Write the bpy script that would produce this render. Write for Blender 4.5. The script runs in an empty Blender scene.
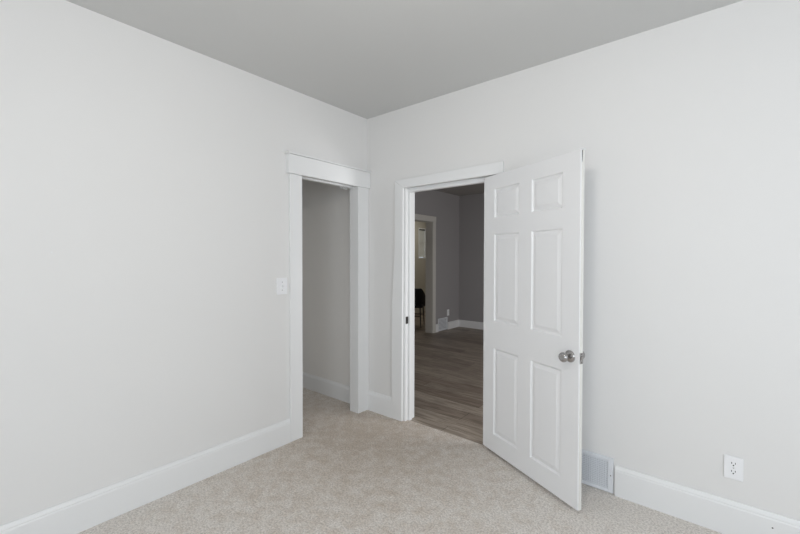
import bpy, bmesh, math
from mathutils import Vector, Matrix

# ------------------------------------------------------------------ camera, light, exposure
scn = bpy.context.scene
COL = scn.collection
CH = 2.703                                    # ceiling height
RX, RY = 4.8, -5.0                            # far ends of the bedroom (behind the camera)

yaw, pitch, roll = math.radians(39.54241), -0.017528, 0.001585
c_, s_ = math.cos(yaw), math.sin(yaw)
R_ = Vector((c_, s_, 0)); F_ = Vector((-s_, c_, 0)); U_ = Vector((0, 0, 1))
F2 = F_ * math.cos(pitch) + U_ * math.sin(pitch)
U2 = U_ * math.cos(pitch) - F_ * math.sin(pitch)
R3 = R_ * math.cos(roll) + U2 * math.sin(roll)
U3 = U2 * math.cos(roll) - R_ * math.sin(roll)
cam = bpy.data.cameras.new('camera')
cam.sensor_width = 36; cam.lens = 388.283 / 800 * 36
cam.shift_x = -0.0004; cam.shift_y = -(267 - 264.885) / 800
cam.clip_start = 0.05
co = bpy.data.objects.new('camera', cam); COL.objects.link(co)
co.matrix_world = Matrix(((R3.x, U3.x, -F2.x, 2.54722), (R3.y, U3.y, -F2.y, -2.59877),
                          (R3.z, U3.z, -F2.z, 1.415), (0, 0, 0, 1)))
scn.camera = co

w = bpy.data.worlds.new('daylight'); scn.world = w; w.use_nodes = True
w.node_tree.nodes['Background'].inputs[0].default_value = (0.80, 0.89, 1.0, 1)
w.node_tree.nodes['Background'].inputs[1].default_value = 1.0

def area(name, loc, direction, sx, sy, power, color):
    l = bpy.data.lights.new(name, 'AREA'); l.shape = 'RECTANGLE'
    l.size = sx; l.size_y = sy; l.energy = power; l.color = color
    o = bpy.data.objects.new(name, l); COL.objects.link(o)
    o.location = loc
    o.rotation_euler = Vector(direction).to_track_quat('-Z', 'Y').to_euler()
    return o
# daylight entering the two windows behind the camera
area('window_daylight', (3.1, RY - 0.02, 1.5), (0, 1, 0), 1.8, 1.5, 41, (0.84, 0.92, 1.0))
area('window_daylight', (RX + 0.02, -2.3, 1.5), (-1, 0, 0), 1.3, 1.5, 40, (0.84, 0.915, 1.0))
# unseen lamp added above the frame to even out the bedroom light
pl = bpy.data.lights.new('ceiling_fill', 'POINT'); pl.energy = 21; pl.color = (1.0, 0.945, 0.875); pl.shadow_soft_size = 0.13
po = bpy.data.objects.new('ceiling_fill', pl); COL.objects.link(po); po.location = (2.05, -2.05, 2.28)
# rooms beyond the doorway: unseen fill lights added to brighten them
area('hall_fill', (3.42, 1.5, 1.0), (-1, 0.15, 0), 1.2, 1.1, 62, (0.97, 0.98, 1.0))
area('dining_fill', (-2.65, 4.9, CH - 0.05), (0, 0, -1), 0.5, 0.5, 9, (1.0, 0.96, 0.88))  # added ceiling panel filling the farthest room, not a window

scn.view_settings.view_transform = 'Standard'
scn.view_settings.look = 'None'
scn.view_settings.exposure = -0.04
scn.view_settings.gamma = 1
scn.view_settings.use_curve_mapping = False

# ------------------------------------------------------------------ materials
def srgb(r, g, b):
    f = lambda v: (v / 255 / 12.92) if v / 255 <= 0.04045 else ((v / 255 + 0.055) / 1.055) ** 2.4
    return (f(r), f(g), f(b), 1)

def mat(name, col, rough=0.5, metal=0.0, bump=None, spec=0.5, var=None):
    m = bpy.data.materials.new(name); m.use_nodes = True
    nt = m.node_tree; b = nt.nodes['Principled BSDF']
    b.inputs['Base Color'].default_value = col
    b.inputs['Roughness'].default_value = rough
    b.inputs['Metallic'].default_value = metal
    b.inputs['Specular IOR Level'].default_value = spec
    tc = nt.nodes.new('ShaderNodeTexCoord')
    if bump:
        n = nt.nodes.new('ShaderNodeTexNoise'); n.inputs['Scale'].default_value = bump[0]
        n.inputs['Detail'].default_value = 4
        bp = nt.nodes.new('ShaderNodeBump'); bp.inputs['Strength'].default_value = bump[1]
        bp.inputs['Distance'].default_value = bump[2]
        nt.links.new(tc.outputs['Object'], n.inputs['Vector'])
        nt.links.new(n.outputs['Fac'], bp.inputs['Height'])
        nt.links.new(bp.outputs['Normal'], b.inputs['Normal'])
    if var:
        n = nt.nodes.new('ShaderNodeTexNoise'); n.inputs['Scale'].default_value = var[0]
        r = nt.nodes.new('ShaderNodeMix'); r.data_type = 'RGBA'
        r.inputs[6].default_value = col; r.inputs[7].default_value = var[1]
        nt.links.new(tc.outputs['Object'], n.inputs['Vector'])
        nt.links.new(n.outputs['Fac'], r.inputs[0]); nt.links.new(r.outputs[2], b.inputs['Base Color'])
    return m

WALL = mat('wall_paint', (0.80, 0.79, 0.775, 1), 0.6, bump=(60, 0.06, 0.004), spec=0.3)
CLOSETW = mat('closet_paint', (0.86, 0.84, 0.81, 1), 0.75, bump=(40, 0.08, 0.004), spec=0.2)
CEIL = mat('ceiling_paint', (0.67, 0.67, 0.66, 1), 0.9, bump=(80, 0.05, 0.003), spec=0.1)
TRIM = mat('trim_paint', (0.84, 0.84, 0.835, 1), 0.35, spec=0.4)
DOOR = mat('door_paint', (0.87, 0.87, 0.875, 1), 0.38, bump=(220, 0.04, 0.001), spec=0.4)
RAW = mat('door_edge_wood', (0.80, 0.79, 0.75, 1), 0.6)
PLASTIC = mat('plastic_white', (0.90, 0.90, 0.91, 1), 0.3)
VENTM = mat('register_enamel', (0.76, 0.78, 0.81, 1), 0.35)
DARK = mat('dark_gap', (0.02, 0.02, 0.02, 1), 0.8)
BLACKM = mat('black_metal', (0.02, 0.02, 0.022, 1), 0.4, 0.3)
BLACKF = mat('black_leather', (0.012, 0.012, 0.013, 1), 0.55, bump=(90, 0.2, 0.002))
CHROME = mat('chrome', (0.45, 0.44, 0.435, 1), 0.08, 1.0)
BRONZE = mat('strike_bronze', (0.05, 0.04, 0.035, 1), 0.4, 0.8)
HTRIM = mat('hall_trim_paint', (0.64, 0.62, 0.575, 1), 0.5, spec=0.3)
HALLW = mat('hall_paint', (0.36, 0.345, 0.345, 1), 0.7, bump=(60, 0.06, 0.004), spec=0.2)
DINW = mat('dining_paint', (0.58, 0.55, 0.48, 1), 0.8, spec=0.2)
CURT = mat('blind_fabric', (0.80, 0.79, 0.76, 1), 0.8)
_nt = CURT.node_tree; _tr = _nt.nodes.new('ShaderNodeBsdfTranslucent'); _tr.inputs[0].default_value = (0.85, 0.80, 0.70, 1)
_mx = _nt.nodes.new('ShaderNodeMixShader'); _mx.inputs[0].default_value = 0.6
_nt.links.new(_nt.nodes['Principled BSDF'].outputs[0], _mx.inputs[1]); _nt.links.new(_tr.outputs[0], _mx.inputs[2])
_nt.links.new(_mx.outputs[0], _nt.nodes['Material Output'].inputs[0])
GLASS = mat('window_glass', (0.9, 0.95, 1, 1), 0.02); GLASS.node_tree.nodes['Principled BSDF'].inputs['Transmission Weight'].default_value = 1

def carpet_mat():
    m = bpy.data.materials.new('carpet'); m.use_nodes = True
    nt = m.node_tree; N = nt.nodes.new; L = nt.links.new; b = nt.nodes['Principled BSDF']
    b.inputs['Roughness'].default_value = 1.0; b.inputs['Specular IOR Level'].default_value = 0.05
    b.inputs['Sheen Weight'].default_value = 0.15
    tc = N('ShaderNodeTexCoord')
    def noise(sc, det, rough=0.6):
        n = N('ShaderNodeTexNoise'); n.inputs['Scale'].default_value = sc; n.inputs['Detail'].default_value = det
        n.inputs['Roughness'].default_value = rough; L(tc.outputs['Object'], n.inputs['Vector']); return n
    fine = noise(95, 3, 0.8); mid = noise(40, 5, 0.8); big = noise(11, 8, 0.8)
    r1 = N('ShaderNodeValToRGB'); e = r1.color_ramp.elements
    e[0].position = 0.38; e[0].color = (0.34, 0.305, 0.27, 1)
    e[1].position = 0.60; e[1].color = (1.0, 0.95, 0.89, 1)
    L(fine.outputs['Fac'], r1.inputs['Fac'])
    r2 = N('ShaderNodeValToRGB'); e = r2.color_ramp.elements
    e[0].position = 0.3; e[0].color = (0.76, 0.70, 0.64, 1)
    e[1].position = 0.72; e[1].color = (1.0, 0.95, 0.89, 1)
    L(mid.outputs['Fac'], r2.inputs['Fac'])
    mx = N('ShaderNodeMix'); mx.data_type = 'RGBA'; mx.inputs[0].default_value = 0.5
    L(r1.outputs['Color'], mx.inputs[6]); L(r2.outputs['Color'], mx.inputs[7])
    r3 = N('ShaderNodeValToRGB'); e = r3.color_ramp.elements
    e[0].position = 0.30; e[0].color = (0.74, 0.67, 0.60, 1)
    e[1].position = 0.62; e[1].color = (1, 1, 1, 1)
    # traffic wear: browner pile around the two doorways, broken up by noise
    dist = N('ShaderNodeVectorMath'); dist.operation = 'DISTANCE'; dist.inputs[1].default_value = (0.35, -0.35, 0)
    L(tc.outputs['Object'], dist.inputs[0])
    dm = N('ShaderNodeMath'); dm.operation = 'MULTIPLY_ADD'; dm.inputs[1].default_value = 0.20; dm.inputs[2].default_value = -0.20
    L(dist.outputs['Value'], dm.inputs[0])
    dc = N('ShaderNodeMath'); dc.operation = 'MINIMUM'; dc.inputs[1].default_value = 0.20; L(dm.outputs[0], dc.inputs[0])
    sm = N('ShaderNodeMath'); sm.operation = 'ADD'; L(big.outputs['Fac'], sm.inputs[0]); L(dc.outputs[0], sm.inputs[1])
    L(sm.outputs[0], r3.inputs['Fac'])
    mu = N('ShaderNodeMix'); mu.data_type = 'RGBA'; mu.blend_type = 'MULTIPLY'; mu.inputs[0].default_value = 1
    L(mx.outputs[2], mu.inputs[6]); L(r3.outputs['Color'], mu.inputs[7])
    L(mu.outputs[2], b.inputs['Base Color'])
    bp = N('ShaderNodeBump'); bp.inputs['Strength'].default_value = 0.8; bp.inputs['Distance'].default_value = 0.008
    ad = N('ShaderNodeMath'); ad.operation = 'ADD'
    L(fine.outputs['Fac'], ad.inputs[0]); L(mid.outputs['Fac'], ad.inputs[1]); L(ad.outputs[0], bp.inputs['Height'])
    L(bp.outputs['Normal'], b.inputs['Normal'])
    return m
CARPET = carpet_mat()

def plank_mat():
    m = bpy.data.materials.new('vinyl_planks'); m.use_nodes = True
    nt = m.node_tree; N = nt.nodes.new; L = nt.links.new; b = nt.nodes['Principled BSDF']
    b.inputs['Roughness'].default_value = 0.42; b.inputs['Specular IOR Level'].default_value = 0.35
    tc = N('ShaderNodeTexCoord')
    br = N('ShaderNodeTexBrick'); br.offset = 0.37
    br.inputs['Color1'].default_value = (0.39, 0.34, 0.29, 1); br.inputs['Color2'].default_value = (0.235, 0.19, 0.155, 1)
    br.inputs['Mortar'].default_value = (0.05, 0.04, 0.033, 1)
    br.inputs['Scale'].default_value = 1.0; br.inputs['Mortar Size'].default_value = 0.0016
    br.inputs['Brick Width'].default_value = 1.25; br.inputs['Row Height'].default_value = 0.175
    br.inputs['Bias'].default_value = -0.1
    L(tc.outputs['Object'], br.inputs['Vector'])
    mp = N('ShaderNodeMapping'); mp.inputs['Scale'].default_value = (1.6, 16, 1)
    L(tc.outputs['Object'], mp.inputs['Vector'])
    n = N('ShaderNodeTexNoise'); n.inputs['Scale'].default_value = 2.2; n.inputs['Detail'].default_value = 8
    n.inputs['Roughness'].default_value = 0.65; n.inputs['Distortion'].default_value = 0.6
    L(mp.outputs['Vector'], n.inputs['Vector'])
    r = N('ShaderNodeValToRGB'); e = r.color_ramp.elements
    e[0].position = 0.3; e[0].color = (0.50, 0.47, 0.44, 1); e[1].position = 0.70; e[1].color = (1.45, 1.42, 1.38, 1)
    L(n.outputs['Fac'], r.inputs['Fac'])
    mu = N('ShaderNodeMix'); mu.data_type = 'RGBA'; mu.blend_type = 'MULTIPLY'; mu.inputs[0].default_value = 1
    L(br.outputs['Color'], mu.inputs[6]); L(r.outputs['Color'], mu.inputs[7]); L(mu.outputs[2], b.inputs['Base Color'])
    bp = N('ShaderNodeBump'); bp.inputs['Strength'].default_value = 0.15; bp.inputs['Distance'].default_value = 0.002
    L(n.outputs['Fac'], bp.inputs['Height']); L(bp.outputs['Normal'], b.inputs['Normal'])
    return m
PLANK = plank_mat()

# ------------------------------------------------------------------ mesh helpers
def obj(name, bm, m, parent=None, smooth=False, bevel=0, seg=2):
    bmesh.ops.recalc_face_normals(bm, faces=bm.faces)
    me = bpy.data.meshes.new(name); bm.to_mesh(me); bm.free()
    me.materials.append(m)
    for p in me.polygons: p.use_smooth = smooth
    o = bpy.data.objects.new(name, me); COL.objects.link(o)
    if parent: o.parent = parent
    if bevel:
        b = o.modifiers.new('bevel', 'BEVEL'); b.width = bevel; b.segments = seg; b.limit_method = 'ANGLE'
    return o

def box(bm, x0, x1, y0, y1, z0, z1):
    v = [bm.verts.new((x, y, z)) for x in (x0, x1) for y in (y0, y1) for z in (z0, z1)]
    for f in ((0, 1, 3, 2), (4, 6, 7, 5), (0, 4, 5, 1), (2, 3, 7, 6), (0, 2, 6, 4), (1, 5, 7, 3)):
        bm.faces.new([v[i] for i in f])
    return bm
def B(*a):
    bm = bmesh.new()
    for q in a: box(bm, *q)
    return bm

def prism(bm, pts, fn, a, b):
    """polygon pts (2D) swept between a and b; fn(p, t) -> 3D"""
    A = [bm.verts.new(fn(p, a)) for p in pts]; C = [bm.verts.new(fn(p, b)) for p in pts]
    n = len(pts)
    bm.faces.new(A); bm.faces.new(C[::-1])
    for i in range(n): bm.faces.new((A[i], A[(i + 1) % n], C[(i + 1) % n], C[i]))
    return bm

def lathe(bm, prof, origin, axis, seg=32):
    """prof: (distance along axis, radius)"""
    q = Vector(axis).to_track_quat('Z', 'Y'); rings = []
    for d, r in prof:
        rings.append([bm.verts.new(Vector(origin) + q @ Vector((max(r, 1e-4) * math.cos(2 * math.pi * k / seg),
                      max(r, 1e-4) * math.sin(2 * math.pi * k / seg), d))) for k in range(seg)])
    for a, b in zip(rings, rings[1:]):
        for k in range(seg): bm.faces.new((a[k], a[(k + 1) % seg], b[(k + 1) % seg], b[k]))
    bm.faces.new(rings[0]); bm.faces.new(rings[-1][::-1])
    return bm

def struct(name, bm, m, label=None, cat=None, **k):
    o = obj(name, bm, m, **k); o['kind'] = 'structure'
    if label: o['label'] = label
    if cat: o['category'] = cat
    return o
def thing(name, label, cat, loc=(0, 0, 0), rotz=0, group=None):
    o = bpy.data.objects.new(name, None); COL.objects.link(o)
    o.location = loc; o.rotation_euler = (0, 0, rotz); o.empty_display_size = 0.1
    o['label'] = label; o['category'] = cat
    if group: o['group'] = group
    return o

# ------------------------------------------------------------------ room shell
T = 0.10
WT = 0.135                                    # thickness of the wall with the open door
struct('floor', B((-1.2, RX + T, RY - T, 0.052, -0.12, 0)), CARPET, 'beige speckled carpet covering the bedroom and closet floor', 'floor')
struct('floor_hall', B((-3.7, 3.6, 0.052, 6.7, -0.12, -0.006)), PLANK, 'dark brown wood plank floor beyond the open doorway', 'floor')
struct('ceiling', B((-T, RX + T, RY - T, WT, CH, CH + 0.1)), CEIL, 'flat pale grey bedroom ceiling', 'ceiling')
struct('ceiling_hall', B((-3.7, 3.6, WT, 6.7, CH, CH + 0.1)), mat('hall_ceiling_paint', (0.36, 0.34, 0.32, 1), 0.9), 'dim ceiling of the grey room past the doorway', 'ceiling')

CY0, CY1, CZ = -0.742, -0.138, 2.062          # closet opening
struct('wall_left', B((-T, 0, RY - T, CY0 - 0.02, 0, CH), (-T, 0, CY1 + 0.02, 0, 0, CH), (-T, 0, CY0 - 0.02, CY1 + 0.02, CZ + 0.02, CH)), WALL,
       'off-white bedroom wall on the left with the closet opening', 'wall')
DX0, DX1, DZ = 0.455, 1.292, 2.022            # doorway
struct('wall_back', B((-T, DX0 - 0.02, 0, WT, 0, CH), (DX1 + 0.02, RX + T, 0, WT, 0, CH), (DX0 - 0.02, DX1 + 0.02, 0, WT, DZ + 0.02, CH)), WALL,
       'off-white bedroom wall with the open door and outlet', 'wall')
# unseen walls with their windows
struct('wall_front', B((-T, 2.2, RY - T, RY, 0, CH), (4.0, RX + T, RY - T, RY, 0, CH), (2.2, 4.0, RY - T, RY, 0, 0.75), (2.2, 4.0, RY - T, RY, 2.25, CH)), WALL)
struct('wall_right', B((RX, RX + T, RY, -2.95, 0, CH), (RX, RX + T, -1.65, 0, 0, CH), (RX, RX + T, -2.95, -1.65, 0, 0.75), (RX, RX + T, -2.95, -1.65, 2.25, CH)), WALL)
# closet shell
struct('wall_closet_end', B((-1.25, -T, 0, 0.1, 0, CH)), CLOSETW, 'shaded off-white wall seen inside the closet', 'wall')
struct('wall_closet_back', B((-1.25, -1.06, -0.95, 0, 0, CH)), CLOSETW)
struct('wall_closet_side', B((-1.25, -T, -1.05, -0.95, 0, CH)), CLOSETW)
struct('ceiling_closet', B((-1.25, -T, -1.05, 0.1, 2.45, 2.55)), CLOSETW)
# rooms beyond the doorway
HX, HY = -1.65, 4.40
OY0, OY1, OZ = 2.55, 3.43, 2.10
struct('wall_hall_left', B((HX - 0.15, HX, WT, OY0, -0.006, CH), (HX - 0.15, HX, OY1, HY + 0.1, -0.006, CH), (HX - 0.15, HX, OY0, OY1, OZ, CH)), HALLW,
       'dark grey wall of the next room with a cased opening', 'wall')
struct('wall_hall_back', B((HX, 3.6, HY, HY + 0.1, -0.006, CH)), HALLW, 'dark grey far wall of the next room', 'wall')
struct('wall_hall_right', B((3.5, 3.6, WT, HY, -0.006, CH)), HALLW)
struct('wall_hall_front', B((HX, DX0 - 0.025, WT, WT + 0.012, -0.006, CH), (DX1 + 0.025, 3.5, WT, WT + 0.012, -0.006, CH), (DX0 - 0.025, DX1 + 0.025, WT, WT + 0.012, DZ + 0.025, CH)), HALLW)
WX = -3.5
WY0, WY1, WZ0, WZ1 = 5.46, 5.80, 1.40, 2.20
struct('wall_dining_left', B((WX - 0.1, WX, 1.5, WY0, -0.006, CH), (WX - 0.1, WX, WY1, 6.6, -0.006, CH), (WX - 0.1, WX, WY0, WY1, -0.006, WZ0), (WX - 0.1, WX, WY0, WY1, WZ1, CH)), DINW,
       'dim beige wall of the farthest room seen through two openings', 'wall')
struct('wall_dining_back', B((WX, HX - 0.15, 6.5, 6.6, -0.006, CH)), DINW)
struct('wall_dining_front', B((WX, HX - 0.15, 1.4, 1.5, -0.006, CH)), DINW)
struct('wall_dining_right', B((HX - 0.15, HX - 0.05, HY + 0.1, 6.5, -0.006, CH)), DINW)

# ------------------------------------------------------------------ trim
BP = [(0, 0), (0.019, 0), (0.019, 0.148), (0.016, 0.155), (0.0165, 0.160), (0.011, 0.168), (0.007, 0.178), (0, 0.178)]
def bb_x(name, x0, x1, y, s, z=0, pts=BP, label=None, m=TRIM, k=1):      # runs along x, sticks out in s*y
    bm = prism(bmesh.new(), pts, lambda p, t: (t, y + s * p[0], z + p[1] * k), x0, x1)
    return struct(name, bm, m, label, 'baseboard' if label else None)
def bb_y(name, y0, y1, x, s, z=0, pts=BP, label=None, m=TRIM, k=1):
    bm = prism(bmesh.new(), pts, lambda p, t: (x + s * p[0], t, z + p[1] * k), y0, y1)
    return struct(name, bm, m, label, 'baseboard' if label else None)
bb_y('baseboard_left', RY, -0.853, 0, 1, label='tall white baseboard along the left wall')
bb_x('baseboard_corner', 0.0, 0.319, 0, -1, label='short white baseboard between the closet and the doorway')
bb_x('baseboard_back', 1.362, 1.728, 0, -1, label='white baseboard hidden behind the open door')
bb_x('baseboard_right', 2.076, RX, 0, -1, label='tall white baseboard under the wall outlet')
bb_x('baseboard_closet', -1.06, -T, 0, -1, k=0.9, label='white baseboard inside the closet')
bb_y('baseboard_hall_left', OY1 + 0.10, 3.62, HX, 1, -0.006, k=0.85)
bb_y('baseboard_hall_left', 3.97, HY, HX, 1, -0.006, k=0.8, label='white baseboard between the far vent and the room corner')
bb_x('baseboard_hall_back', HX, 3.5, HY, -1, -0.006, k=0.8, label='white baseboard along the far grey wall')

# closet casing (trim_1): legs, flat head board with a thin cap
t1 = thing('trim_1', 'white closet door casing with flat capped header board', 'trim'); t1['kind'] = 'structure'
obj('casing_leg', B((0, 0.021, -0.852, CY0, 0, 2.056)), TRIM, t1, bevel=0.004)
obj('casing_leg', B((0, 0.025, CY1, -0.002, 0, 2.066)), TRIM, t1, bevel=0.004)
obj('header_board', B((0, 0.040, -0.878, -0.001, 2.0563, 2.200)), TRIM, t1, bevel=0.0015)
obj('header_cap', B((0, 0.056, -0.888, -0.001, 2.2012, 2.213)), TRIM, t1, bevel=0.002)
obj('jamb', B((-T - 0.0, 0.004, CY0 - 0.019, CY0, 0, CZ), (-0.088, 0.004, CY1, CY1 + 0.019, 0, CZ), (-T, 0.004, CY0 - 0.019, CY1 + 0.019, CZ, CZ + 0.019)), TRIM, t1, bevel=0.001)
obj('door_stop', B((-0.075, -0.035, CY0 + 0.0005, CY0 + 0.011, 0, CZ - 0.011), (-0.075, -0.035, CY0 + 0.0005, CY1 - 0.0005, CZ - 0.0115, CZ - 0.0005)), TRIM, t1, bevel=0.001)

# doorway casing (trim_2)
t2 = thing('trim_2', 'white casing and jamb around the doorway to the dark room', 'trim'); t2['kind'] = 'structure'
bm = bmesh.new()
prism(bm, [(0.318, 0), (0.434, 0), (0.4395, 1.05), (0.445, 2.014), (0.353, 2.085), (0.351, 1.5), (0.322, 1.0)], lambda p, t: (p[0], -t, p[1]), 0, 0.020)
obj('casing_leg', bm, TRIM, t2, bevel=0.003)
bm = prism(bmesh.new(), [(1.322, 0), (1.355, 0), (1.355, 2.0135), (1.322, 2.0135)], lambda p, t: (p[0], -t, p[1]), 0, 0.012)
obj('casing_leg', bm, TRIM, t2, bevel=0.003)
bm = prism(bmesh.new(), [(0.353, 2.0855), (0.4455, 2.0145), (1.3545, 2.0145), (1.3545, 2.1005)], lambda p, t: (p[0], -t, p[1]), 0, 0.020)
obj('casing_head', bm, TRIM, t2, bevel=0.003)
obj('jamb', B((DX0 - 0.019, DX0, 0.007, WT, -0.004, DZ), (DX1, DX1 + 0.019, 0.007, WT, -0.004, DZ), (DX0 - 0.019, DX1 + 0.019, 0.007, WT, DZ, DZ + 0.019)), TRIM, t2, bevel=0.001)
obj('door_stop', B((DX0 + 0.0003, DX0 + 0.016, 0.045, 0.083, -0.004, DZ - 0.038), (DX1 - 0.013, DX1 - 0.0003, 0.045, 0.083, -0.004, DZ - 0.038), (DX0 + 0.0003, DX1 - 0.0003, 0.045, 0.083, DZ - 0.037, DZ - 0.0003)), TRIM, t2, bevel=0.002)
sp = obj('strike_plate', B((DX0 + 0.0002, DX0 + 0.0018, 0.010, 0.042, 0.846, 0.908)), BRONZE, t2)
sp['label'] = 'dark metal strike plate'
obj('strike_hole', B((DX0 + 0.0019, DX0 + 0.0026, 0.015, 0.036, 0.856, 0.894)), DARK, sp)

# cased opening in the grey room (trim_3)
t3 = thing('trim_3', 'dim white casing around the opening in the far grey wall', 'trim'); t3['kind'] = 'structure'
obj('casing_leg', B((HX, HX + 0.02, OY1, OY1 + 0.095, -0.006, OZ + 0.0)), HTRIM, t3, bevel=0.004)
obj('casing_leg', B((HX, HX + 0.02, OY0 - 0.095, OY0, -0.006, OZ + 0.0)), HTRIM, t3, bevel=0.004)
obj('casing_head', B((HX, HX + 0.022, OY0 - 0.105, OY1 + 0.10, OZ + 0.0003, OZ + 0.10)), HTRIM, t3, bevel=0.003)
obj('jamb', B((HX - 0.15, HX + 0.002, OY1 - 0.006, OY1 - 0.0003, -0.006, OZ - 0.001), (HX - 0.15, HX + 0.002, OY0 + 0.0003, OY0 + 0.006, -0.006, OZ - 0.001), (HX - 0.15, HX + 0.002, OY0 + 0.006, OY1 - 0.006, OZ - 0.007, OZ - 0.001)), HTRIM, t3)

# bedroom windows behind the camera (window_1, window_2)
def window(name, o, ax, w_, z0, z1, label=None):
    t = thing(name, label or 'white framed window behind the viewpoint', 'window', o); t['kind'] = 'structure'
    def bx_(a0, a1, d0, d1, b0, b1): return (a0, a1, d0, d1, b0, b1) if ax == 0 else (d0, d1, a0, a1, b0, b1)
    h = w_ / 2; f = 0.05
    obj('window_frame', B(bx_(-h, -h + f, -.04, .04, z0, z1), bx_(h - f, h, -.04, .04, z0, z1), bx_(-h + f, h - f, -.04, .04, z0, z0 + f), bx_(-h + f, h - f, -.04, .04, z1 - f, z1), bx_(-h + f, h - f, -.03, .03, (z0 + z1) / 2 - .02, (z0 + z1) / 2 + .02)), TRIM, t)
    return t
window('window_1', (3.1, RY - 0.06, 0), 0, 1.8, 0.75, 2.25, 'white sash window in the wall behind the camera')
window('window_2', (RX + 0.06, -2.3, 0), 1, 1.3, 0.75, 2.25, 'white sash window in the right-hand side wall')

# ------------------------------------------------------------------ the open six panel door
A = Vector((1.192, 0.015, 0)); Bp = Vector((1.9545, -0.344, 0))
U = (Bp - A).normalized(); W = (Bp - A).length
ang = math.atan2(U.y, U.x)
TH = 0.028
Z0, Z1 = 0.023, 2.008
door = thing('door_1', 'white six-panel door standing open against the back wall', 'door', (A.x, A.y, 0), ang)
door['kind'] = 'structure'
# local frame: x along the door, y=0 visible face (faces -y), thickness to +y
panels = [(xa, xb, za, zb) for (xa, xb) in ((0.117, 0.370), (0.479, 0.724)) for (za, zb) in ((0.150, 0.774), (0.964, 1.588), (1.702, 1.910))]
def door_face(bm, y, s):
    xs = sorted({0, W} | {p[0] for p in panels} | {p[1] for p in panels})
    zs = sorted({Z0, Z1} | {p[2] for p in panels} | {p[3] for p in panels})
    V = {}
    def v(x, z, d=0):
        k = (round(x, 5), round(z, 5), round(d, 5))
        if k not in V: V[k] = bm.verts.new((x, y + s * d, z))
        return V[k]
    for i in range(len(xs) - 1):
        for j in range(len(zs) - 1):
            cx, cz = (xs[i] + xs[i + 1]) / 2, (zs[j] + zs[j + 1]) / 2
            hit = [p for p in panels if p[0] < cx < p[1] and p[2] < cz < p[3]]
            if not hit:
                bm.faces.new([v(xs[i], zs[j]), v(xs[i + 1], zs[j]), v(xs[i + 1], zs[j + 1]), v(xs[i], zs[j + 1])]); continue
            p = hit[0]; prof = [(0, 0), (0.003, 0.0015), (0.006, 0.007), (0.010, 0.0105), (0.016, 0.0105), (0.024, 0.0075), (0.038, 0.0022)]
            prev = None
            for ins, d in prof:
                ring = [v(p[0] + ins, p[2] + ins, d), v(p[1] - ins, p[2] + ins, d), v(p[1] - ins, p[3] - ins, d), v(p[0] + ins, p[3] - ins, d)]
                if prev:
                    for k in range(4): bm.faces.new((prev[k], prev[(k + 1) % 4], ring[(k + 1) % 4], ring[k]))
                prev = ring
            bm.faces.new(prev)
    return v
bm = bmesh.new()
fa = door_face(bm, 0, 1); fb = door_face(bm, TH, -1)
xs = sorted({0, W} | {p[0] for p in panels} | {p[1] for p in panels}); zs = sorted({Z0, Z1} | {p[2] for p in panels} | {p[3] for p in panels})
for zz in (Z0, Z1):
    for i in range(len(xs) - 1): bm.faces.new((fa(xs[i], zz), fa(xs[i + 1], zz), fb(xs[i + 1], zz), fb(xs[i], zz)))
for xx in (0, W):
    for j in range(len(zs) - 1): bm.faces.new((fa(xx, zs[j]), fa(xx, zs[j + 1]), fb(xx, zs[j + 1]), fb(xx, zs[j])))
obj('door_leaf', bm, DOOR, door, bevel=0.0015)
e = obj('edge_strip', B((W, W + 0.003, 0.008, TH - 0.002, Z0 + 0.001, Z1 - 0.07), (W, W + 0.003, 0.014, TH - 0.002, Z1 - 0.07, Z1 - 0.001)), RAW, door)
e['label'] = 'cream unpainted strip along the latch edge'
e = obj('edge_crack', prism(bmesh.new(), [(0.009, Z1 - 0.004), (0.0135, Z1 - 0.004), (0.0125, Z1 - 0.05), (0.0108, Z1 - 0.075)], lambda p, t: (t, p[0], p[1]), W - 0.001, W + 0.0008), DARK, door)
e['label'] = 'narrow dark split at the top of the latch edge'
e = obj('top_clip', B((W - 0.014, W + 0.006, -0.002, TH + 0.004, Z1 + 0.0005, Z1 + 0.006)), DOOR, door, bevel=0.001)
e['label'] = 'small white cap at the top corner of the door'
# knobs
KX, KZ = 0.784, 0.866
for s, y0 in ((-1, 0.0), (1, TH)):
    k = obj('door_knob', lathe(bmesh.new(), [(0.012, 0.0125), (0.030, 0.0115), (0.034, 0.016), (0.040, 0.0235), (0.049, 0.0275), (0.057, 0.0275), (0.064, 0.0235), (0.067, 0.018), (0.066, 0.010), (0.064, 0.0)], (KX, y0, KZ), (0, s, 0), 40), CHROME, door, smooth=True)
    k['label'] = 'round polished chrome knob'
    obj('rosette', lathe(bmesh.new(), [(0.0003, 0.034), (0.004, 0.034), (0.008, 0.030), (0.012, 0.021), (0.014, 0.0125), (0.014, 0.0)], (KX, y0, KZ), (0, s, 0), 40), CHROME, k, smooth=True)
lp = obj('latch_plate', B((W + 0.0032, W + 0.005, 0.004, 0.027, KZ - 0.030, KZ + 0.030)), CHROME, door, bevel=0.0005)
lp['label'] = 'chrome latch plate on the door edge'
bm = prism(bmesh.new(), [(0.005, 0.0085), (0.011, 0.0105), (0.011, 0.021), (0.005, 0.0225)], lambda p, t: (W + p[0], p[1], t), KZ - 0.010, KZ + 0.012)
obj('latch_bolt', bm, CHROME, lp, bevel=0.001)
for dz in (-0.024, 0.024):
    obj('screw', lathe(bmesh.new(), [(0, 0.0035), (0.001, 0.003), (0.001, 0)], (W + 0.005, 0.0155, KZ + dz), (1, 0, 0), 12), BRONZE, lp)
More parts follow.
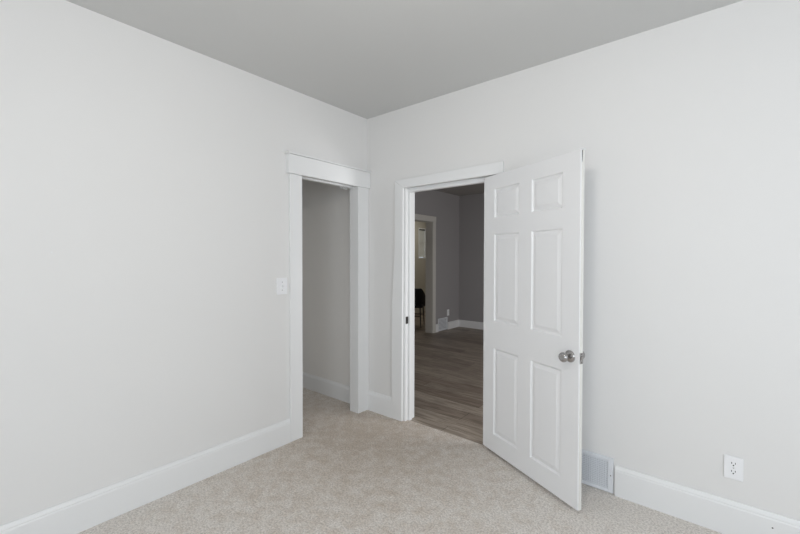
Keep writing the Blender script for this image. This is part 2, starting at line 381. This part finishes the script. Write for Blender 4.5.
# hinges at the hinge edge
for hz in (0.27, 1.02, 1.80):
    h = obj('hinge', lathe(bmesh.new(), [(0, 0.0), (0, 0.006), (0.088, 0.006), (0.088, 0)], (-0.006, TH + 0.004, hz), (0, 0, 1), 14), CHROME, door, smooth=False)
    obj('hinge_leaf', B((-0.0022, -0.0004, 0.004, TH - 0.001, hz, hz + 0.088)), CHROME, h)

# ------------------------------------------------------------------ floor register by the door
def register(name, label, x0, x1, z0, z1, nsl, nv, loc=(0, 0, 0), rotz=0):
    t = thing(name, label, 'vent', loc, rotz)
    fr = 0.022
    # frame with mitred raised edge
    obj('vent_frame', B((x0, x0 + fr, -0.012, 0, z0, z1), (x1 - fr * 1.35, x1, -0.012, 0, z0, z1), (x0 + fr, x1 - fr * 1.35, -0.012, 0, z0, z0 + fr), (x0 + fr, x1 - fr * 1.35, -0.012, 0, z1 - fr, z1)), VENTM, t, bevel=0.003)
    obj('duct_recess', B((x0 + fr, x1 - fr * 1.35, -0.0025, -0.0005, z0 + fr, z1 - fr)), mat('duct_grey', (0.34, 0.345, 0.36, 1), 0.8), t)
    bm = bmesh.new(); n = nsl; H = z1 - z0 - 2 * fr
    for i in range(n):
        zc = z0 + fr + (i + .5) * H / n; d = H / n
        prism(bm, [(-0.0105, zc - d * .30), (-0.0092, zc - d * .30 - .0008), (-0.0028, zc + d * .20), (-0.004, zc + d * .20 + .0008)], lambda p, q: (q, p[0], p[1]), x0 + fr, x1 - fr * 1.35)
    obj('louvers', bm, VENTM, t)
    if nv:
        bm = bmesh.new(); Wd = x1 - x0 - 2.35 * fr
        for i in range(1, nv):
            xc = x0 + fr + i * Wd / nv
            box(bm, xc - .0012, xc + .0012, -0.0095, -0.0025, z0 + fr, z1 - fr)
        obj('grille_bars', bm, VENTM, t)
    for xx in (x0 + fr * .5, x1 - fr * .6):
        obj('screw', lathe(bmesh.new(), [(0.0, 0.004), (0.0015, 0.0035), (0.0018, 0)], (xx, -0.012, (z0 + z1) / 2), (0, -1, 0), 12), CHROME, t)
    return t
register('floor_register', 'white louvered heating vent on the wall just behind the open door', 1.732, 2.066, 0.004, 0.216, 15, 22, (0, 0, 0))
register('heating_vent', 'small dim white vent low on the far grey wall', 0, 0.33, 0.002, 0.245, 8, 0, (HX + 0.0, 3.625, 0), math.pi / 2)

# ------------------------------------------------------------------ outlets and switch
def outlet(name, label, loc, rotz, w_=0.076, h=0.117, group=None):
    t = thing(name, label, 'outlet', loc, rotz)
    obj('cover_plate', B((-w_ / 2, w_ / 2, -0.0075, -0.0002, -h / 2, h / 2)), PLASTIC, t, bevel=0.003, seg=3)
    for s in (-1, 1):
        zc = s * 0.0205
        bm = bmesh.new()
        pts = []
        for k in range(28):
            a = 2 * math.pi * k / 28; pts.append((0.0175 * math.cos(a), max(-0.0135, min(0.0135, 0.0175 * math.sin(a)))))
        prism(bm, pts, lambda p, q: (p[0], q, zc + p[1]), -0.0092, -0.007)
        r = obj('receptacle', bm, PLASTIC, t)
        bm = B((-0.0085, -0.0058, -0.0096, -0.0088, zc + 0.000, zc + 0.0095), (0.0058, 0.0085, -0.0096, -0.0088, zc + 0.001, zc + 0.0095))
        lathe(bm, [(0, 0.0032), (0.0009, 0.0032), (0.0009, 0)], (0, -0.0088, zc - 0.0065), (0, -1, 0), 12)
        obj('slots', bm, DARK, r)
    obj('screw', lathe(bmesh.new(), [(0, 0.003), (0.001, 0.0025), (0.001, 0)], (0, -0.0075, 0), (0, -1, 0), 12), CHROME, t)
    return t
outlet('wall_outlet', 'white duplex electrical outlet above the right baseboard', (2.6095, 0, 0.3485), 0)
t = thing('wall_outlet', 'small dim white outlet on the far grey wall above the vent', 'outlet', (HX, 3.985, 0.328), math.pi / 2)
obj('cover_plate', B((-0.04, 0.04, -0.006, -0.0002, -0.062, 0.062)), PLASTIC, t, bevel=0.003)
obj('receptacle', B((-0.016, 0.016, -0.008, -0.006, -0.035, -0.007), (-0.016, 0.016, -0.008, -0.006, 0.007, 0.035)), PLASTIC, t)

t = thing('light_switch', 'white toggle light switch on the left wall beside the closet casing', 'switch', (0, -0.9165, 1.203), math.pi / 2)
obj('cover_plate', B((-0.045, 0.045, -0.009, -0.0002, -0.062, 0.062)), PLASTIC, t, bevel=0.003, seg=3)
tg = obj('toggle', prism(bmesh.new(), [(-0.009, -0.012), (-0.009, 0.012), (-0.022, 0.011), (-0.020, 0.002)], lambda p, q: (q, p[0], p[1]), -0.005, 0.005), PLASTIC, t, bevel=0.001)
for dz in (-0.03, 0.03):
    obj('screw', lathe(bmesh.new(), [(0, 0.0036), (0.0014, 0.003), (0.0014, 0)], (0, -0.009, dz), (0, -1, 0), 12), CHROME, t)

# mount for the added lamp above the frame: canopy and short rod
lt = thing('added_ceiling_lamp', 'short chrome mount of an added unseen lamp in the middle of the bedroom ceiling', 'lamp', (2.05, -2.05, CH))
obj('canopy', lathe(bmesh.new(), [(0.0005, 0.07), (0.03, 0.07), (0.045, 0.05), (0.045, 0)], (0, 0, 0), (0, 0, -1), 32), CHROME, lt)
obj('rod', lathe(bmesh.new(), [(0.0455, 0.012), (0.25, 0.012), (0.28, 0.03), (0.28, 0)], (0, 0, 0), (0, 0, -1), 20), CHROME, lt)

# nails
for loc, ax, lab in (((0.0, -2.217, 1.44), (1, 0, 0), 'tiny nail left in the bare left wall'), ((2.756, -0.019, 0.112), (0, -1, 0), 'tiny nail head in the right baseboard below the outlet')):
    o = obj('nail', lathe(bmesh.new(), [(-0.004, 0.001), (0.003, 0.0012), (0.003, 0.004), (0.0045, 0.003), (0.0045, 0)] if ax[0] else [(-0.003, 0.002), (0.0008, 0.0034), (0.0012, 0)], (0, 0, 0), ax, 14), TRIM if ax[0] else BRONZE)
    o.location = loc; o['label'] = lab; o['category'] = 'nail'

# white hooks under the closet head
t = thing('hook_rail', 'small white hook rail under the closet header by the corner', 'hooks', (-0.088, -0.215, CZ - 0.0005))
obj('rail', B((-0.006, 0.006, -0.045, 0.045, -0.010, -0.0005)), TRIM, t, bevel=0.001)
for k in range(3):
    bm = bmesh.new(); y = -0.032 + k * 0.032
    box(bm, -0.004, 0.004, y - 0.005, y + 0.005, -0.024, -0.010); box(bm, 0.004, 0.010, y - 0.005, y + 0.005, -0.024, -0.018)
    obj('hook', bm, TRIM, t, bevel=0.001)

# ------------------------------------------------------------------ farthest room: window with blind, black chair
win = thing('window_3', 'narrow dim window with a pale blind in the farthest room', 'window', (WX, WY0, 0)); win['kind'] = 'structure'
wl = WY1 - WY0
obj('window_frame', B((-0.08, 0.006, 0.0005, 0.03, WZ0 + .0005, WZ1 - .0005), (-0.08, 0.006, wl - 0.03, wl - 0.0005, WZ0 + .0005, WZ1 - .0005), (-0.08, 0.006, 0.03, wl - 0.03, WZ0 + .0005, WZ0 + .03), (-0.08, 0.006, 0.03, wl - 0.03, WZ1 - .03, WZ1 - .0005), (-0.07, -0.04, 0.03, wl - 0.03, 1.79, 1.82)), TRIM, win)
obj('pane', B((-0.062, -0.058, 0.028, wl - 0.028, WZ0 + .028, WZ1 - .028)), GLASS, win)
obj('blind', B((-0.030, -0.028, 0.035, wl - 0.035, WZ0 + 0.04, WZ1 - 0.05)), CURT, win)
obj('blind_bracket', B((-0.032, 0.002, 0.06, wl - 0.05, WZ1 - 0.055, WZ1 - 0.032)), BLACKM, win)

ch = thing('dining_chair', 'black upholstered low-back chair with thin legs in the farthest room', 'chair', (-2.42, 3.86, -0.006), math.radians(205))
bm = bmesh.new(); box(bm, -0.23, 0.23, -0.22, 0.22, 0.40, 0.48); obj('seat', bm, BLACKF, ch, bevel=0.03, seg=4)
bm = bmesh.new()
n = 16; inner, outer = [], []
for k in range(n + 1):
    a = math.radians(-15 + 210 * k / n); h = 0.80 if 3 < k < n - 3 else 0.80 - 0.05 * abs(min(k - 4, n - 4 - k, 0))
    inner.append((0.205 * math.cos(a), 0.205 * math.sin(a), h)); outer.append((0.25 * math.cos(a), 0.25 * math.sin(a), h))
vi = [[bm.verts.new((x, y, z)) for z in (0.44, h)] for x, y, h in inner]; vo = [[bm.verts.new((x, y, z)) for z in (0.44, h)] for x, y, h in outer]
for k in range(n):
    bm.faces.new((vi[k][0], vi[k + 1][0], vi[k + 1][1], vi[k][1])); bm.faces.new((vo[k][0], vo[k][1], vo[k + 1][1], vo[k + 1][0]))
    bm.faces.new((vi[k][1], vi[k + 1][1], vo[k + 1][1], vo[k][1])); bm.faces.new((vi[k][0], vo[k][0], vo[k + 1][0], vi[k + 1][0]))
for k in (0, n): bm.faces.new((vi[k][0], vi[k][1], vo[k][1], vo[k][0]))
obj('backrest', bm, BLACKF, ch, bevel=0.01)
for sx in (-1, 1):
    for sy in (-1, 1):
        bm = bmesh.new(); lathe(bm, [(0, 0.009), (0.40, 0.013)], (0, 0, 0), (0, 0, 1), 12)
        bmesh.ops.transform(bm, matrix=Matrix.Translation((sx * 0.19, sy * 0.18, 0)) @ Matrix.Shear('XY', 4, (-sx * 0.05, -sy * 0.05)), verts=bm.verts)
        obj('leg', bm, BLACKM, ch)
obj('stretcher', B((-0.175, 0.175, -0.173, -0.157, 0.22, 0.236), (-0.175, 0.175, 0.157, 0.173, 0.22, 0.236)), BLACKM, ch)
